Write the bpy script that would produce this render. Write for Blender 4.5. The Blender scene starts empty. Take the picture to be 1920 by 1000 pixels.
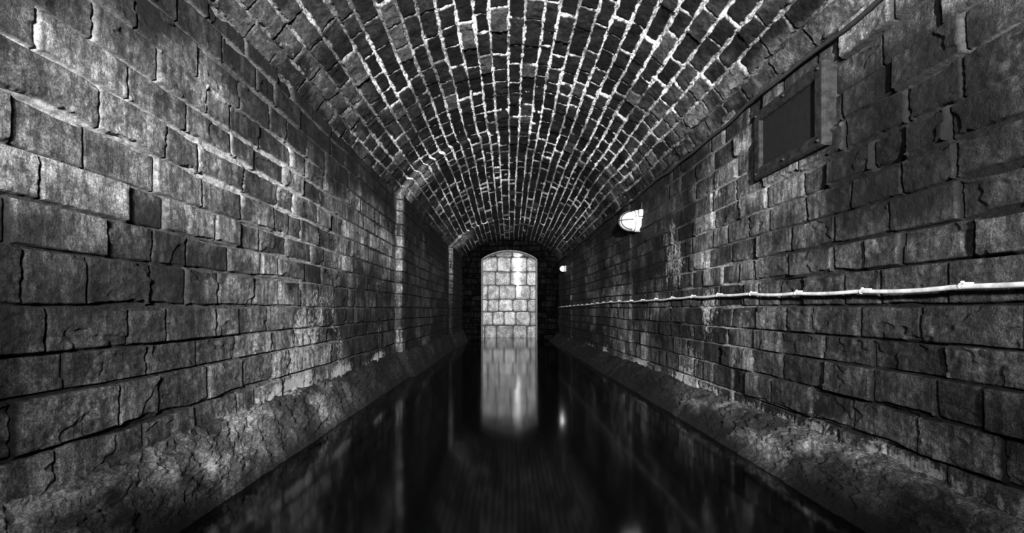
import bpy, math, numpy as np
from mathutils import Vector
K=0.7            # metres per unit (unit = camera height above the water)
F=900.0
A=1.70; B=1.93   # half widths
ZL=1.70; ZR=1.62; ZC=2.65
HL=-0.63; HR=-0.77
DEND=15.3; DST=17.2
col=bpy.context.scene.collection

# ------------------------------------------------------------------ noise
def _h(ix,iy,iz,seed):
    n=(ix*374761393+iy*668265263+iz*2147483647+seed*1274126177)&0xffffffff
    n=((n^(n>>13))*1274126177)&0xffffffff
    n=(n^(n>>16))&0xffffffff
    return n/4294967295.0
def noise(x,y,z=0.0,seed=0):
    x=np.asarray(x,float); y=np.asarray(y,float); z=np.zeros_like(x)+z
    xi=np.floor(x).astype(np.int64); yi=np.floor(y).astype(np.int64); zi=np.floor(z).astype(np.int64)
    fx=x-xi; fy=y-yi
    fx=fx*fx*(3-2*fx); fy=fy*fy*(3-2*fy)
    def g(a,b): return _h(xi+a,yi+b,zi,seed)
    return (g(0,0)*(1-fx)+g(1,0)*fx)*(1-fy)+(g(0,1)*(1-fx)+g(1,1)*fx)*fy
def fbm(x,y,o=4,seed=0):
    s=0;a=1;t=0
    for i in range(o):
        s=s+a*noise(x*2**i+i*7.3,y*2**i-i*3.1,0,seed+i*17); t+=a; a*=0.5
    return s/t
def ss(a,b,x):
    t=np.clip((x-a)/(b-a),0,1); return t*t*(3-2*t)

def pattern(u,v,rowh,lens,seed,wob=0.012,vmin=-1.5,vmax=6,umin=-4,umax=22,bond=False,rr=.012):
    r=np.random.default_rng(seed)
    v2=v+wob*1.3*(noise(u*1.1,v*0.8,seed=seed)-.5)*2+wob*.6*(noise(u*7,v*6,seed=seed+1)-.5)
    n=int((vmax-vmin)/rowh)+2
    rb=vmin+rowh*(np.arange(n)+r.uniform(-.09,.09,n))
    row=np.clip(np.searchsorted(rb,v2)-1,0,n-2)
    dv=np.minimum(v2-rb[row],rb[row+1]-v2)
    top=(v2-rb[row])/(rb[row+1]-rb[row])
    u2=u+wob*.45*(noise(u*4,v*7,seed=seed+2)-.5)*2
    du=np.zeros_like(u); idx=np.zeros(u.shape,int)
    for k in np.unique(row):
        m=row==k
        L=r.uniform(lens[0],lens[1],int((umax-umin)/lens[0])*2+3)
        if bond: L=L*np.where(r.random(len(L))<.3,.62,1.0)
        b=umin-r.uniform(0,lens[1])+np.cumsum(L)-L[0]
        uu=u2[m]; j=np.clip(np.searchsorted(b,uu)-1,0,len(b)-2)
        du[m]=np.minimum(uu-b[j],b[j+1]-uu); idx[m]=j
    r1=_h(row.astype(np.int64),idx.astype(np.int64),np.zeros_like(idx),seed+5)
    r2=_h(row.astype(np.int64),idx.astype(np.int64),np.zeros_like(idx)+3,seed+9)
    rrow=_h(row.astype(np.int64),np.zeros_like(idx),np.zeros_like(idx)+5,seed+13)
    a=np.maximum(rr-du,0); b=np.maximum(rr-dv,0)
    m=np.where((a>0)&(b>0), rr-np.sqrt(a*a+b*b), np.minimum(du,dv))
    return m,r1,r2,top,du,dv,rrow

# ------------------------------------------------------------------ mesh helpers
def grid_mesh(name,X,Y,Z,attrs,mat,flip=False,mask=None):
    nv,nu=X.shape
    co=np.stack([X*K,Y*K,(Z+1)*K],-1).reshape(-1,3).astype(np.float32)
    i=np.arange(nv-1)[:,None]*nu+np.arange(nu-1)[None,:]
    q=np.stack([i,i+1,i+nu+1,i+nu],-1)
    if flip: q=q[...,::-1]
    if mask is not None: q=q[mask]
    q=q.reshape(-1,4).astype(np.int32)
    me=bpy.data.meshes.new(name)
    me.vertices.add(len(co)); me.vertices.foreach_set('co',co.ravel())
    me.loops.add(q.size); me.loops.foreach_set('vertex_index',q.ravel())
    me.polygons.add(len(q)); me.polygons.foreach_set('loop_start',np.arange(0,q.size,4,dtype=np.int32))
    me.polygons.foreach_set('loop_total',np.full(len(q),4,dtype=np.int32))
    me.polygons.foreach_set('use_smooth',np.ones(len(q),bool))
    me.update(calc_edges=True)
    for k,a in attrs.items():
        at=me.attributes.new(k,'FLOAT','POINT'); at.data.foreach_set('value',np.broadcast_to(a,X.shape).astype(np.float32).ravel())
    me.materials.append(mat)
    ob=bpy.data.objects.new(name,me); col.objects.link(ob); return ob

def raw_mesh(name,verts,faces,mat,smooth=False,bevel=0,seg=2,origin=None):
    me=bpy.data.meshes.new(name)
    o=Vector(origin) if origin else Vector((0,0,0))
    me.from_pydata([tuple(Vector(v)-o) for v in verts],[],faces); me.update()
    me.materials.append(mat)
    if smooth:
        for p in me.polygons: p.use_smooth=True
    ob=bpy.data.objects.new(name,me); ob.location=o; col.objects.link(ob)
    if bevel:
        b=ob.modifiers.new('bevel','BEVEL'); b.width=bevel; b.segments=seg; b.limit_method='ANGLE'
    return ob
def W(x,d,z): return Vector((x*K,d*K,(z+1)*K))

def tube(name,pts,r,mat,n=12,origin=None):
    V=[];Fc=[]
    pts=[Vector(p) for p in pts]
    for i,p in enumerate(pts):
        t=(pts[min(i+1,len(pts)-1)]-pts[max(i-1,0)]).normalized()
        up=Vector((0,0,1)) if abs(t.z)<.9 else Vector((1,0,0))
        s=t.cross(up).normalized(); w=s.cross(t)
        for k in range(n):
            a=2*math.pi*k/n
            V.append(p+s*math.cos(a)*r+w*math.sin(a)*r)
    for i in range(len(pts)-1):
        for k in range(n):
            Fc.append((i*n+k,i*n+(k+1)%n,(i+1)*n+(k+1)%n,(i+1)*n+k))
    Fc.append(tuple(range(n))[::-1]); Fc.append(tuple((len(pts)-1)*n+k for k in range(n)))
    return raw_mesh(name,V,Fc,mat,smooth=True,origin=origin)

# ------------------------------------------------------------------ materials
def nt(name):
    m=bpy.data.materials.new(name); m.use_nodes=True
    t=m.node_tree; t.nodes.clear()
    o=t.nodes.new('ShaderNodeOutputMaterial'); p=t.nodes.new('ShaderNodeBsdfPrincipled')
    t.links.new(p.outputs[0],o.inputs[0]); return m,t,p
def N(t,k,**kw):
    n=t.nodes.new(k)
    for a,b in kw.items(): setattr(n,a,b)
    return n
def math_(t,op,a,b=None,clamp=False):
    n=t.nodes.new('ShaderNodeMath'); n.operation=op; n.use_clamp=clamp
    for i,v in enumerate((a,b)):
        if v is None: continue
        if isinstance(v,(int,float)): n.inputs[i].default_value=v
        else: t.links.new(v,n.inputs[i])
    return n.outputs[0]
def mixf(t,f,a,b):
    n=t.nodes.new('ShaderNodeMix'); n.data_type='FLOAT'
    for i,v in ((0,f),(2,a),(3,b)):
        if isinstance(v,(int,float)): n.inputs[i].default_value=v
        else: t.links.new(v,n.inputs[i])
    return n.outputs[0]
def noi(t,vec,scale,det=6,rough=.6):
    n=t.nodes.new('ShaderNodeTexNoise'); n.inputs['Scale'].default_value=scale; n.inputs['Detail'].default_value=det
    n.inputs['Roughness'].default_value=rough; t.links.new(vec,n.inputs['Vector']); return n.outputs['Fac']
def rampf(t,v,a,b):
    n=t.nodes.new('ShaderNodeMapRange'); n.interpolation_type='SMOOTHSTEP'
    t.links.new(v,n.inputs[0]); n.inputs[1].default_value=a; n.inputs[2].default_value=b; return n.outputs[0]

def masonry(name,spread=2.2,rough=.62,bumpd=.012,saltc=.55,spec=.4,streak=1.0,mvar=(.5,1.3)):
    m,t,p=nt(name)
    tc=N(t,'ShaderNodeTexCoord').outputs['Object']
    A_=lambda s: N(t,'ShaderNodeAttribute',attribute_name=s).outputs['Fac']
    br=A_('brick'); tone=A_('tone'); mort=A_('mort'); salt=A_('salt')
    n1=noi(t,tc,6,8,.68); n2=noi(t,tc,44,9,.74); n3=noi(t,tc,190,5,.68)
    mp=N(t,'ShaderNodeMapping'); mp.inputs['Scale'].default_value=(9,9,1.6); t.links.new(tc,mp.inputs[0])
    n4=noi(t,mp.outputs[0],3.2,9,.76)
    bc=math_(t,'MULTIPLY',tone,mixf(t,rampf(t,n1,.36,.66),.45,spread))
    bc=math_(t,'MULTIPLY',bc,mixf(t,rampf(t,n2,.36,.66),.5,1.55))
    bc=math_(t,'MULTIPLY',bc,mixf(t,rampf(t,n3,.36,.66),.55,1.5))
    if streak: bc=math_(t,'MULTIPLY',bc,mixf(t,rampf(t,n4,.40,.62),1-.5*streak,1+.5*streak))
    mc=math_(t,'MULTIPLY',mort,mixf(t,rampf(t,n2,.38,.60),mvar[0],mvar[1]))
    c=mixf(t,br,mc,bc)
    sn=math_(t,'ADD',math_(t,'MULTIPLY',n2,.6),math_(t,'MULTIPLY',n4,.4))
    th=math_(t,'SUBTRACT',.80,math_(t,'MULTIPLY',salt,.42))
    sf=math_(t,'DIVIDE',math_(t,'SUBTRACT',sn,th),.14,True)
    c=mixf(t,math_(t,'MULTIPLY',sf,.85),c,saltc)
    c=math_(t,'MINIMUM',c,.82)
    cc=N(t,'ShaderNodeCombineColor')
    for i in range(3): t.links.new(c,cc.inputs[i])
    t.links.new(cc.outputs[0],p.inputs['Base Color'])
    t.links.new(mixf(t,rampf(t,n1,.35,.65),rough-.12,min(rough+.15,1)),p.inputs['Roughness'])
    p.inputs['Specular IOR Level'].default_value=spec
    h=math_(t,'ADD',math_(t,'MULTIPLY',n2,1.0),math_(t,'MULTIPLY',n3,.6))
    b=N(t,'ShaderNodeBump'); b.inputs['Strength'].default_value=.9; b.inputs['Distance'].default_value=bumpd
    t.links.new(h,b.inputs['Height']); t.links.new(b.outputs[0],p.inputs['Normal'])
    return m
def plain(name,v,rough=.5,spec=.5,emis=0,nscale=30,var=.25):
    m,t,p=nt(name)
    tc=N(t,'ShaderNodeTexCoord').outputs['Object']
    c=math_(t,'MULTIPLY',mixf(t,rampf(t,noi(t,tc,nscale,6,.65),.3,.7),1-var,1+var),v)
    cc=N(t,'ShaderNodeCombineColor')
    for i in range(3): t.links.new(c,cc.inputs[i])
    t.links.new(cc.outputs[0],p.inputs['Base Color'])
    p.inputs['Roughness'].default_value=rough; p.inputs['Specular IOR Level'].default_value=spec
    if emis:
        p.inputs['Emission Color'].default_value=(1,1,1,1); p.inputs['Emission Strength'].default_value=emis
    return m
M_wall=masonry('damp_brick_wall',1.7,.74,.008,.32,.16)
M_end=masonry('unlit_soot_brick',1.5,.95,.006,.1,.0)  # near-black tone paints the end wall as unlit
M_ceil=masonry('dark_vault_brick',1.7,.75,.009,.40,.10,0,(.15,1.4))
M_base=masonry('rough_concrete_plinth',1.9,.8,.018,.42,.2,.6)
M_stone=masonry('pale_ashlar',1.2,.85,.006,.82,.2,.3)
M_white=plain('white_plastic',.4,.5,.4,var=.2)
M_pipe=plain('aged_white_plastic',.32,.55,.3,var=.35,nscale=22)
M_frame=plain('dark_painted_metal',.008,.7,.08,var=.6,nscale=30)
M_panel=plain('smoked_panel_glass',.006,.5,.12,var=.15)
M_cable=plain('black_cable',.012,.7,.15)
M_grey=plain('pale_stone_rim',.10,.8,.2,var=.5)
M_black=plain('black_rubber',.02,.5,.2)
M_mud=plain('dark_silt',.03,.9,.1)
M_glow=plain('lit_diffuser_glass',.85,.3,emis=5,var=.05)
M_glow2=plain('frosted_diffuser_glass',.42,.35,.5,emis=.28,var=.35,nscale=25)

# ------------------------------------------------------------------ tunnel sections
STEPS=[(7.1,.09),(12.6,.10)]
def inset(d):
    g=np.zeros_like(d)
    for s,a in STEPS: g=g+a*ss(s-.03,s+.03,d)
    return g
def insetR(d): return .35*inset(d)+.022*np.clip(d-2.5,0,13)   # right wall closes in gradually
def insR(d): return float(insetR(np.array([float(d)]))[0])
def depths(step,dn=1.0):
    inv=np.arange(1/DST,1/dn,step)[::-1]
    d=1/inv
    back=np.linspace(-2.5,dn,90)[:-1]
    ex=np.concatenate([np.linspace(s-.05,s+.05,11) for s,_ in STEPS])
    return np.unique(np.concatenate([back,d,ex,[DST+.15]]))
def side(name,sx,half,zbot,ztop,seed,right):
    d=depths(1.8/(F*half)); z=np.linspace(zbot-.1,ztop,700)
    D,Z=np.meshgrid(d,z)
    m,r1,r2,top,du,dv,rrow=pattern(D,Z,.176,(.34,.46),seed,.006,-1.2,3,bond=True,rr=.008)
    hf=fbm(D*16,Z*18,4,seed+50)
    erod=ss(.45,.7,fbm(D*2.2,Z*4,3,seed+52))
    near=ss(5.5,2.5,D)
    me_=m-.018*np.maximum(hf-.55,0)*(.3+erod*1.3)-(.006+.010*near)*erod*(dv<du)
    jw=.0062+.004*noise(D*2,Z*3,seed=seed+40)
    brk=ss(jw*.5,jw*1.2,me_)
    rel=brk*.022+(r1-.5)*(.018+(.024 if right else .010)*near)+(rrow-.5)*.018*near+(r2-.5)*(top-.5)*.012
    rel+=(fbm(D*6,Z*8,5,seed+60)-.5)*.010
    rg=1-np.abs(fbm(D*10+r1*40,Z*19+r2*40,4,seed+70)*2-1)
    rel+=(rg-.8)*.014*(r2>.68)*r2
    sp=ss(.60,.64,fbm(D*3.3+r2*9,Z*5.1,4,seed+80))*brk
    rel-=sp*.010
    rel+=(fbm(D*30,Z*34,2,seed+85)-.5)*.006
    off=rel+(insetR(D) if right else inset(D))
    off+=(fbm(D*.45,Z*.5,3,seed+100)-.5)*.025
    X=sx*(half-off)
    big=fbm(D*.9,Z*1.4,4,seed+120)
    tone=.030+.065*r1**1.5
    tone=tone*(.2+1.15*ss(.36,.62,big))
    tone*=1-.5*ss(.52,.62,fbm(D*2.1,Z*1.6,4,seed+125))
    tone*=1-.45*sp
    mort=np.full_like(D,.006)
    salt=ss(.45,.64,fbm(D*1.6,Z*1.9,5,seed+140))
    colm=ss(.48,.7,noise(D*3.4,Z*.5,seed=seed+150))
    if not right:
        up=ss(.2,.9,Z)*ss(5.5,2.6,D)
        tone*=1.4; tone+=.008*up
        mort+=.24*up*noise(D*3,Z*5,seed=3)+.08*np.exp(-((D-4.0)/1.1)**2)
        salt=salt*.44+.12*up+.40*np.exp(-((D-3.9)/.7)**2)*ss(.9,.0,Z)+.22*colm*ss(2.5,3.5,D)+.5*np.exp(-((Z-HL)/.08)**2)
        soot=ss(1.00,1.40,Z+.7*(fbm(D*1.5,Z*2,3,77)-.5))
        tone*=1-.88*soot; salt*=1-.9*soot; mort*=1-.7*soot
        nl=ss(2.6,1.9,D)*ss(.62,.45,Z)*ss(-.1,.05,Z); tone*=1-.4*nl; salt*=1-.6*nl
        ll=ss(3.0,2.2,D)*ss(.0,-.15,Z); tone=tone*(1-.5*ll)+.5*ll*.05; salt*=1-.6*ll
        dk=ss(.5,.15,np.abs(D-5.9)); tone*=1-.35*dk
        fade=ss(7.1,7.2,D); tone*=1-.6*fade; salt*=1-.6*fade
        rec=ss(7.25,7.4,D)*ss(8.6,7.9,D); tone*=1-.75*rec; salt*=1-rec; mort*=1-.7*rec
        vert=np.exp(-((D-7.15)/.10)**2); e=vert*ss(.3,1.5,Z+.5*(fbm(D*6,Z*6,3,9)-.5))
        tone+=.07*e; salt+=.30*e  # brightness of the camera-facing step face, painted into tone and salt
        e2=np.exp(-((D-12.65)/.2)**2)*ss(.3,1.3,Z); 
    else:
        up=ss(.75,1.15,Z)*ss(2.6,1.8,D)
        tone+=.008*up
        mort+=.14*up*noise(D*3,Z*5,seed=4)+.24*np.exp(-((D-4.2)/.9)**2)*noise(D*3,Z*5,seed=6)
        salt=salt*.5+.22*up+.22*np.exp(-((D-4.8)/1.1)**2)*ss(1.3,.9,Z)+.16*colm*ss(3,4,D)+.55*np.exp(-((Z-HR)/.10)**2)
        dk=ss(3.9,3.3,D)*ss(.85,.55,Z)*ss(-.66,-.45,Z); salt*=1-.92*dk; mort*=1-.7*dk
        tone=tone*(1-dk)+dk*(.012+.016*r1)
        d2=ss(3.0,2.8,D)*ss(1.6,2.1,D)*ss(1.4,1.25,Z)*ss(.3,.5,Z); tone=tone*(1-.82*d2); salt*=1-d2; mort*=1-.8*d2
        run=np.exp(-((D-5.0)/.2)**2)*ss(.5,.8,Z+.3*(noise(D*9,Z,seed=8)-.5))+np.exp(-((D-8.9)/.7)**2)*ss(.2,.5,Z)
        run=np.minimum(run,1); tone*=1-.94*run; salt*=1-run; mort*=1-.9*run
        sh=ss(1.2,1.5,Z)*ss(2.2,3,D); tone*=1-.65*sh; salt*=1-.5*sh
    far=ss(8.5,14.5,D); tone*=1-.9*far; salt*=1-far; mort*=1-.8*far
    if not right: tone+=.10*e2; salt+=.5*e2  # lit face of the second step, likewise painted paler
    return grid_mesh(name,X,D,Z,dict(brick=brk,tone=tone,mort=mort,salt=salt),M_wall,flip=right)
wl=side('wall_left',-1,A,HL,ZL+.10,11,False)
wr=side('wall_right',1,B,HR,ZR+.10,23,True)
# ---- vault
P1=np.array([-A,ZL]);P2=np.array([.1,ZC]);P3=np.array([B,ZR])
def circ(a,b,c):
    M=2*np.array([b-a,c-a]); r=np.array([b@b-a@a,c@c-a@a]); o=np.linalg.solve(M,r); return o,np.linalg.norm(a-o)
O,R=circ(P1,P2,P3)
a0=math.atan2(*(P1-O)[::-1]); a1=math.atan2(*(P3-O)[::-1])
ARC=R*(a0-a1)
d=depths(1.6/(F*ZC),1.3); s=np.linspace(-.05,ARC+.05,900)
D,S=np.meshgrid(d,s)
m,r1,r2,top,du,dv,rrow=pattern(D,S,ARC/28,(.24,.46),51,.010,0,ARC+1,rr=.012)
hf=fbm(D*15,S*17,4,58)
mm=m-.042*np.maximum(hf-.52,0)+.034*np.maximum(.46-hf,0)-.003*(dv<du)
jw=.0062+.0090*noise(D*2.5,S*3,seed=52)
brk=ss(jw*.75,jw*1.15,mm)
rel=brk*.014+(r1-.5)*.020+(fbm(D*6,S*7,5,54)-.5)*.024
rg=1-np.abs(fbm(D*9+r1*40,S*12+r2*40,4,57)*2-1); rel+=(rg-.8)*.014
side_f=np.minimum(S,ARC-S)
ang=a0-S/R
rad=R-rel
X=O[0]+rad*np.cos(ang); Z=O[1]+rad*np.sin(ang)
wL=np.where(S<ARC/2,1-S/(ARC/2),0); wR=np.where(S>ARC/2,1-(ARC-S)/(ARC/2),0)
X=X+inset(D)*wL-insetR(D)*wR
wm=np.maximum(wL,wR)
Z=Z-.30*inset(D)*(1-wm)-.012*np.clip(D-8,0,9)-(1-wm**2)*.045*np.clip(D-9,0,7)
tone=.003+.010*r1**2
tone+=(r1>.95)*.022
deep=ss(18,8,D)
blot=ss(.5,.64,fbm(D*1.3,S*1.6,4,64))
smear=ss(.9,.15,side_f)
tone+=.026*smear*ss(.4,.65,fbm(D*2,S*5,3,60))
mort=(.20+.42*deep)*(.4+.8*noise(D*.9,S*1.1,seed=61))*(1-.75*ss(.6,.12,side_f))
mort*=.25+.75*ss(.34,.54,fbm(D*2.4,S*2.6,4,66))
mort*=.6+.65*ss(3,8,D)+.3*ss(8,12,D)
salt=.44*blot*(deep*.8+.2)+.26*smear*noise(D*1.2,S*3,seed=68)
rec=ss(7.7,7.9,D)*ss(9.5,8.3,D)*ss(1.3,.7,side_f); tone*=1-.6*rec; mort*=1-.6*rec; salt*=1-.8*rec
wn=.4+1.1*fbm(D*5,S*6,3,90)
edge=np.exp(-((D-7.4)/.26)**2)*ss(7.04,7.12,D)*ss(.9,.3,S)*wn; tone+=.13*edge; salt+=.55*edge; mort+=.1*edge  # lit vault step painted into the colour, mixed with pale staining
edge=np.exp(-((D-13.0)/.45)**2)*ss(12.5,12.7,D)*ss(1.0,.35,S)*wn; tone+=.32*edge; salt+=.6*edge  # second vault step, same painted brightness
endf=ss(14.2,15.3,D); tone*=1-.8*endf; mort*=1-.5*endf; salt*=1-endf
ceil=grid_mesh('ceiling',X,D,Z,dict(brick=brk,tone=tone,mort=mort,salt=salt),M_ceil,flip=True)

# ---- plinths
def plinth(name,sx,prof,seed,right):
    prof=np.array(prof); seg=np.r_[0,np.cumsum(np.hypot(*np.diff(prof,axis=0).T))]
    d=depths(2.0/(F*A)); t=np.linspace(0,seg[-1],280)
    D,T=np.meshgrid(d,t); PX=np.interp(T,seg,prof[:,0]); PZ=np.interp(T,seg,prof[:,1])
    inner=ss(0,.05,T)*(1-.75*ss(-.9,-1.0,PZ))
    nz=(fbm(D*2.0,T*4.0,4,seed)-.5)*.08+(fbm(D*11,T*16,5,seed+3)-.5)*.065-.012
    q=fbm(D*2.4,T*6,3,seed+21)*6; nz+=(np.floor(q)+ss(.35,.65,q-np.floor(q))-q)*.018
    nz+=(fbm(D*34,T*44,3,seed+7)-.5)*.034
    X=PX-nz*.75*inner-(insetR(D) if right else inset(D)); Z=PZ+nz*.7*inner
    tone=.024+.11*ss(.35,.66,fbm(D*2,T*3,4,seed+9))
    tone*=1.25 if not right else .8
    wet=ss(.14,.02,np.maximum(Z+1,0)); tone*=1-.7*wet
    dark=ss(.50,.58,fbm(D*1.3,T*2.2,4,seed+13)); tone*=1-.75*dark
    top=.38*ss(HL-.10,HL,Z) if not right else .28*ss(HR-.10,HR,Z)
    salt=(ss(.42,.62,fbm(D*2.4,T*4,4,seed+11))*(.6 if not right else .45)+top)*(1-wet)*ss(5.5,3,D)*(1-.7*dark)
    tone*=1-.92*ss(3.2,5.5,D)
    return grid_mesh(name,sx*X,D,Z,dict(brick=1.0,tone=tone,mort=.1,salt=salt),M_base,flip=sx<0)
t1=plinth('trim_1',-1,[(A+.03,HL+.01),(A-.04,HL-.01),(A-.09,HL-.06),(1.545,-.83),(1.475,-1),(1.40,-1.35)],201,False)
t2=plinth('trim_2',1,[(B+.03,HR+.02),(B-.09,HR),(B-.15,HR-.04),(1.67,-.91),(1.59,-1),(1.50,-1.35)],231,True)

# ---- end wall with arched opening
OX=.85; OS=1.58; OC=1.84
x=np.linspace(-2.0,2.1,420); z=np.linspace(-1.35,2.9,420)
Xg,Zg=np.meshgrid(x,z)
m,r1,r2,top,du,dv,_=pattern(Xg,Zg,.176,(.3,.5),71,.012,-1.5,4)
brk=ss(.008,.02,m); rel=brk*.03+(r1-.5)*.03+(fbm(Xg*5,Zg*5,4,72)-.5)*.04
rc=((OX**2)+(OC-OS)**2)/(2*(OC-OS)); 
def archz(x): return OC-rc+np.sqrt(np.maximum(rc*rc-x*x,0))
cx=.5*(x[1:]+x[:-1]); cz=.5*(z[1:]+z[:-1]); CX,CZ=np.meshgrid(cx,cz)
hole=(np.abs(CX)<OX+.02)&(CZ<archz(np.clip(CX,-OX,OX))+.02)
we=grid_mesh('wall_end',Xg,DEND-rel,Zg,dict(brick=brk,tone=.0015+.003*r1,mort=.001,salt=-.5),M_end,mask=~hole)
pts=[(-OX,-1.3),(-OX,OS)]+[(xx,float(archz(xx))) for xx in np.linspace(-OX,OX,25)[1:-1]]+[(OX,OS),(OX,-1.3)]
V=[];Fc=[]
n=len(pts)
for i,(px,pz) in enumerate(pts):
    dx=1 if px>0 else -1
    if i in(0,1,n-1,n-2): ox,oz=px+dx*.04,pz
    else:
        v=np.array([px,pz-(OC-rc)]); v/=np.linalg.norm(v); ox,oz=px+v[0]*.04,pz+v[1]*.04
    V+= [W(px,DEND-.06,pz),W(ox,DEND-.06,oz),W(ox,DEND+.25,oz),W(px,DEND+.25,pz)]
for i in range(n-1):
    for k in range(4):
        a=i*4+k;b=i*4+(k+1)%4; Fc.append((a,b,b+4,a+4))
Fc+=[(0,1,2,3),tuple((n-1)*4+k for k in(3,2,1,0))]
t3=raw_mesh('trim_3',V,Fc,M_grey)
# ---- stone wall beyond
x=np.linspace(-2.1,2.1,560); z=np.linspace(-1.35,2.9,560)
Xg,Zg=np.meshgrid(x,z)
m,r1,r2,top,du,dv,_=pattern(Xg,Zg,.50,(.38,.62),94,.025,-1.12,4,rr=.10)
brk=ss(.006,.026,m)
rel=ss(0,.08,m)*.040+brk*.012+(r1-.5)*.02+(fbm(Xg*4,Zg*4,5,94)-.5)*.035
st=np.exp(-((Xg-.30-.05*(noise(Zg*3,Xg*0,seed=5)-.5))/(.06+.05*(Zg-.3).clip(0,2)))**2)*ss(.3,.75,Zg)
wf=grid_mesh('wall_back',Xg,DST-rel,Zg,dict(brick=brk,tone=.14+.12*r1+.6*st,mort=.025,salt=.12+.75*st),M_stone)
# ---- wall closing the tunnel behind the viewer
xb=np.linspace(-2.0,2.1,160); zb=np.linspace(-1.35,2.9,160); Xg,Zg=np.meshgrid(xb,zb)
m,r1,r2,top,du,dv,_=pattern(Xg,Zg,.176,(.3,.5),171,.012,-1.5,4); brk=ss(.008,.02,m)
wb=grid_mesh('wall_front',Xg,-2.45+brk*.03,Zg,dict(brick=brk,tone=.04+.08*r1,mort=.02,salt=.2),M_wall,flip=True)
fl=raw_mesh('floor',[W(-1.6,-2.5,-1.3),W(1.75,-2.5,-1.3),W(1.75,DST+.1,-1.3),W(-1.6,DST+.1,-1.3)],[(0,1,2,3)],M_mud)
for o in (wl,wr,ceil,t1,t2,we,t3,wf,wb,fl): o['kind']='structure'
for o,l in ((wl,'damp weathered brick side wall with lime bloom'),(wr,'dark weathered brick side wall carrying a white conduit'),
 (ceil,'segmental vault of dark bricks with pale crusted mortar'),(t1,'rough crumbling concrete plinth along the waterline'),
 (t2,'rough crumbling concrete plinth along the waterline'),(we,'dark brick end wall with an arched opening'),
 (t3,'stone rim lining the arched opening'),(wf,'brightly lit wall of large rounded pale stone blocks'),
 (wb,'plain brick wall closing the tunnel'),(fl,'dark silt bed under the water')):
    o['label']=l; o['category']='wall' if 'wall' in o.name else o.name.split('_')[0]

# ---- water
m,t,p=nt('still_black_water')
p.inputs['Base Color'].default_value=(.001,.001,.001,1); p.inputs['Roughness'].default_value=.09; p.inputs['IOR'].default_value=1.33
p.inputs['Specular IOR Level'].default_value=.42
tc=N(t,'ShaderNodeTexCoord').outputs['Object']
mp=N(t,'ShaderNodeMapping'); mp.inputs['Scale'].default_value=(1.0,.5,1); t.links.new(tc,mp.inputs[0])
h=noi(t,mp.outputs[0],3,2,.5)
b=N(t,'ShaderNodeBump'); b.inputs['Strength'].default_value=.12; b.inputs['Distance'].default_value=.01
t.links.new(h,b.inputs['Height']); t.links.new(b.outputs[0],p.inputs['Normal'])
xs=np.linspace(-1.6,1.7,30); ys=np.linspace(-2.4,DST-.02,100); Xg,Yg=np.meshgrid(xs,ys)
water=grid_mesh('water',Xg,Yg,Xg*0-1,dict(brick=1.0),m)
water['label']='still black water filling the canal channel between plinths'; water['category']='water'; water['kind']='stuff'

# ------------------------------------------------------------------ conduit
XC=B-.065
def zc(d): return float(np.interp(d,[1.7,2.5,3.8,8,15],[.096,.096,.118,.12,.06]))+.004*math.sin(d*1.7)
clipd=[1.42+.56*i for i in range(24)]
pts=[]
dd=-.5
while dd<15.0:
    ph=((dd-1.42)/.56)%1
    sag=-.008*math.sin(math.pi*ph)+.002*math.sin(dd*5.3)
    pts.append(W(XC-insR(dd),dd,zc(dd)+sag)); dd+=.07
con_o=W(XC,1.25,zc(1.25))
conduit=tube('conduit',pts,.0112*K,M_pipe,14,origin=con_o)
conduit['label']='white plastic cable conduit clipped along the brick wall'; conduit['category']='pipe'
def clip_mesh():
    V=[];Fc=[];n=16;w=.0036*K
    for s_ in(-w,w):
        for r in(.0113*K,.0138*K):
            for k in range(n):
                a=2*math.pi*k/n; V.append((math.cos(a)*r,s_,math.sin(a)*r))
    for k in range(n):
        j=(k+1)%n
        Fc+= [(k,j,n+j,n+k),(2*n+k,3*n+k,3*n+j,2*n+j),(n+k,n+j,3*n+j,3*n+k),(k,2*n+k,2*n+j,j)]
    b=len(V); lx0,lx1=.008*K,.06*K; z0,z1=.009*K,.0165*K; ww=w*.9
    for xx in (lx0,lx1):
        for yy in (-ww,ww):
            for zz in(z0,z1): V.append((xx,yy,zz))
    for f in((0,1,3,2),(4,6,7,5),(0,4,5,1),(2,3,7,6),(1,5,7,3),(0,2,6,4)): Fc.append(tuple(b+i for i in f))
    b=len(V)
    for xx,rr in((.009,.0045),(.000,.0045),(-.003,.0028)):
        for k in range(10):
            a=2*math.pi*k/10; V.append((xx*K,math.cos(a)*rr*K,.0175*K+math.sin(a)*rr*K))
    for q in range(2):
        for k in range(10): j=(k+1)%10; Fc.append((b+q*10+k,b+q*10+10+k,b+q*10+10+j,b+q*10+j))
    Fc.append(tuple(b+20+k for k in range(10)))
    me=bpy.data.meshes.new('pipe_clip'); me.from_pydata(V,[],Fc); me.update(); me.materials.append(M_pipe); return me
cm=clip_mesh()
for i,dd in enumerate(clipd):
    o=bpy.data.objects.new('pipe_clip',cm); col.objects.link(o)
    o.parent=conduit; o.location=W(XC-insR(dd),dd,zc(dd))-con_o; o['group']='conduit saddle clips'

# cable under the vault springing
pts=[]
for i in range(230):
    dd=.3+i*.065
    pts.append(W(B-.07-insR(dd)+.008*math.sin(dd*5),dd,ZR-.06-.012*max(dd-8,0)+.012*math.sin(dd*2.3)+.006*math.sin(dd*9)))
cab=tube('cable',pts,.013*K,M_cable,8,origin=pts[0])
cab['label']='thin black cable running under the vault springing'; cab['category']='cable'

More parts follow.
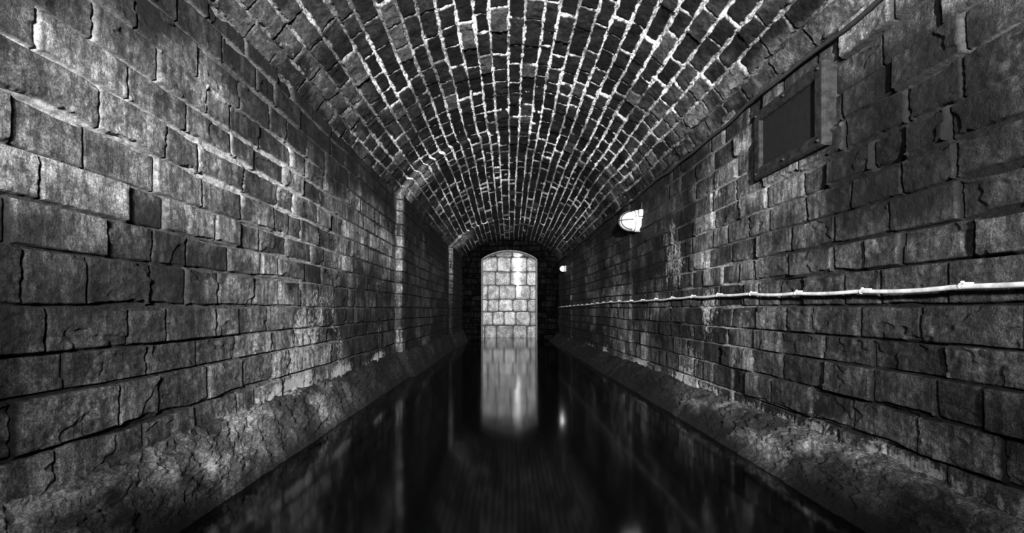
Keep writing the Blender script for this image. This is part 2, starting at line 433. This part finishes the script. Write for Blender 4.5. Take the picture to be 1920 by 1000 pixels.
# ------------------------------------------------------------------ framed panel on the wall
BF=[(0,1,3,2),(4,6,7,5),(0,4,5,1),(2,3,7,6),(1,5,7,3),(0,2,6,4)]
Xf=B-.09; y0,y1,z0,z1=2.82,3.62,.965,1.475
e=bpy.data.objects.new('framed_light_panel',None); e.location=W(B,(y0+y1)/2,z0); col.objects.link(e)
e.empty_display_size=.1
e['label']='dark metal framed rectangular light panel bolted to the brick wall'; e['category']='light fixture'
def par(o,p):
    bpy.context.view_layer.update(); o.parent=p; o.matrix_parent_inverse=p.matrix_world.inverted()
def rect(x,i): return [W(x,y0+i,z0+i),W(x,y1-i,z0+i),W(x,y1-i,z1-i),W(x,y0+i,z1-i)]
rings=[rect(B+.05,0),rect(Xf+.015,0),rect(Xf,.012),rect(Xf,.075),rect(Xf+.012,.085),rect(Xf+.035,.085)]
V=[v for r in rings for v in r];Fc=[]
for i in range(len(rings)-1):
    for k in range(4): Fc.append((i*4+k,i*4+(k+1)%4,(i+1)*4+(k+1)%4,(i+1)*4+k))
fr=raw_mesh('frame',V,Fc,M_frame,bevel=.002); par(fr,e)
pn=raw_mesh('panel',[*rect(Xf+.028,.08),*rect(Xf+.045,.08)],[(0,1,2,3),(7,6,5,4),(0,4,5,1),(1,5,6,2),(2,6,7,3),(3,7,4,0)],M_panel); par(pn,e)
def bolt(c,r,name,parent,mat):
    V=[];Fc=[];n=12
    for xx,rr in((.01,r),(-.006,r),(-.012,r*.6)):
        for k in range(n):
            a=2*math.pi*k/n; V.append(c+Vector((xx*K,math.cos(a)*rr,math.sin(a)*rr)))
    for i in range(2):
        for k in range(n): j=(k+1)%n; Fc.append((i*n+k,i*n+j,(i+1)*n+j,(i+1)*n+k))
    Fc.append(tuple(2*n+k for k in range(n)))
    o=raw_mesh(name,V,Fc,mat,smooth=False,origin=c); par(o,parent); return o
for yy in(y0+.04,(y0+y1)/2,y1-.04):
    for zz in(z0+.04,z1-.04): bolt(W(Xf,yy,zz),.009*K,'bolt',e,M_frame)

# ------------------------------------------------------------------ bulkhead lamps
def lamp(d,z,first,sc):
    xb=B-insR(d)-.03
    base=W(xb,d,z)
    e=bpy.data.objects.new('bulkhead_lamp',None); e.location=base; e.empty_display_size=.05; col.objects.link(e)
    e['label']='round white plastic bulkhead lamp with guard bars beside junction box' if first else 'small white bulkhead lamp glowing further down the tunnel wall'
    e['category']='lamp'; e['group']='tunnel bulkhead lamps'
    k=K*sc
    def bx(name,c,s,mat,bev):
        V=[base+Vector(((c[0]+a*s[0])*k,(c[1]+b*s[1])*k,(c[2]+g*s[2])*k)) for a in(-.5,.5) for b in(-.5,.5) for g in(-.5,.5)]
        o=raw_mesh(name,V,BF,mat,bevel=bev,seg=3,origin=base+Vector(c)*k); par(o,e); return o
    bx('junction_box',(-.02,-.21,.07),(.06,.06,.10),M_white,.008)
    def rev(name,prof,mat,c):
        V=[];Fc=[];n=36
        for (ax,rr) in prof:
            for i in range(n):
                a=2*math.pi*i/n
                V.append(base+Vector(((c[0]-ax)*k,(c[1]+math.cos(a)*rr)*k,(c[2]+math.sin(a)*rr)*k)))
        for j in range(len(prof)-1):
            for i in range(n): q=(i+1)%n; Fc.append((j*n+i,j*n+q,(j+1)*n+q,(j+1)*n+i))
        Fc.append(tuple(range(n))); Fc.append(tuple((len(prof)-1)*n+i for i in range(n))[::-1])
        o=raw_mesh(name,V,Fc,mat,smooth=True,origin=base+Vector(c)*k); par(o,e)
    rev('backplate',[(-.04,.165),(.05,.165),(.065,.155)],M_white,(-.0,.02,-.01))
    rev('bezel',[(0,.153),(.015,.153),(.03,.148),(.035,.13)],M_white,(-.072,.02,-.01))
    rev('diffuser',[(0,.14)]+[(.18*math.sin(t),.142*math.cos(t)+.001) for t in np.linspace(.1,1.5,11)],M_glow2 if first else M_glow,(-.10,.02,-.01))
    if first:
        c0=base+Vector((-.10,.02,-.01))*k
        for yo in (-.07,.0,.07):
            rr=math.sqrt(1-(yo/.15)**2)
            pp=[c0+Vector((-.195*math.sin(t)*rr,yo,.152*math.cos(t)*rr))*k for t in np.linspace(0.05,math.pi-.05,17)]
            par(tube('guard_bar',pp,.008*k,M_black,6,origin=c0),e)
        pp=[c0+Vector((-.195*math.sin(t),.152*math.cos(t),0))*k for t in np.linspace(0.05,math.pi-.05,17)]
        par(tube('guard_bar',pp,.008*k,M_black,6,origin=c0),e)
    tubeo=tube('cable_entry',[base+Vector((-.01*k,-.21*k,.11*k)),base+Vector((-.01*k,-.21*k,.16*k)),base+Vector((-.005*k,-.21*k,.22*k))],.010*k,M_cable,8); par(tubeo,e)
lamp(6.72,1.245,True,.92)
lamp(13.6,1.15,False,.55)

# ------------------------------------------------------------------ lights
def area(name,loc,tgt,size,sy,e,spread=180):
    l=bpy.data.lights.new(name,'AREA'); l.shape='RECTANGLE'; l.size=size*K; l.size_y=sy*K; l.energy=e; l.spread=math.radians(spread)
    o=bpy.data.objects.new(name,l); o.location=W(*loc); col.objects.link(o)
    o.rotation_euler=(W(*tgt)-W(*loc)).to_track_quat('-Z','Y').to_euler(); return o
area('key_lamp',(-.15,-.8,.9),(.0,6,.8),.22,.22,78)
area('distant_flood',(.2,-2.2,.9),(.1,9,1.9),.22,.22,330,66)  # added fill behind the camera, carries light to the deeper vault
area('jamb_strip_fill',(-1.2,DEND+.45,.6),(.1,DST,.5),.3,2.4,30)  # added strips hidden behind both jambs to light the stone wall evenly
area('jamb_strip_fill',(1.2,DEND+.45,.6),(-.1,DST,.5),.3,2.4,30)
w=bpy.data.worlds.new('World'); bpy.context.scene.world=w; w.use_nodes=True
w.node_tree.nodes['Background'].inputs[0].default_value=(.5,.5,.5,1); w.node_tree.nodes['Background'].inputs[1].default_value=.0

# ------------------------------------------------------------------ camera
c=bpy.data.cameras.new('camera'); co=bpy.data.objects.new('camera',c); col.objects.link(co)
co.location=W(0,0,0); co.rotation_euler=(math.pi/2,0,0)
c.sensor_width=36; c.lens=F/1920*36; c.shift_y=80/1920; c.shift_x=5/1920; c.clip_start=.02
bpy.context.scene.camera=co
vs=bpy.context.scene.view_settings; vs.view_transform='Standard'; vs.look='None'; vs.exposure=0
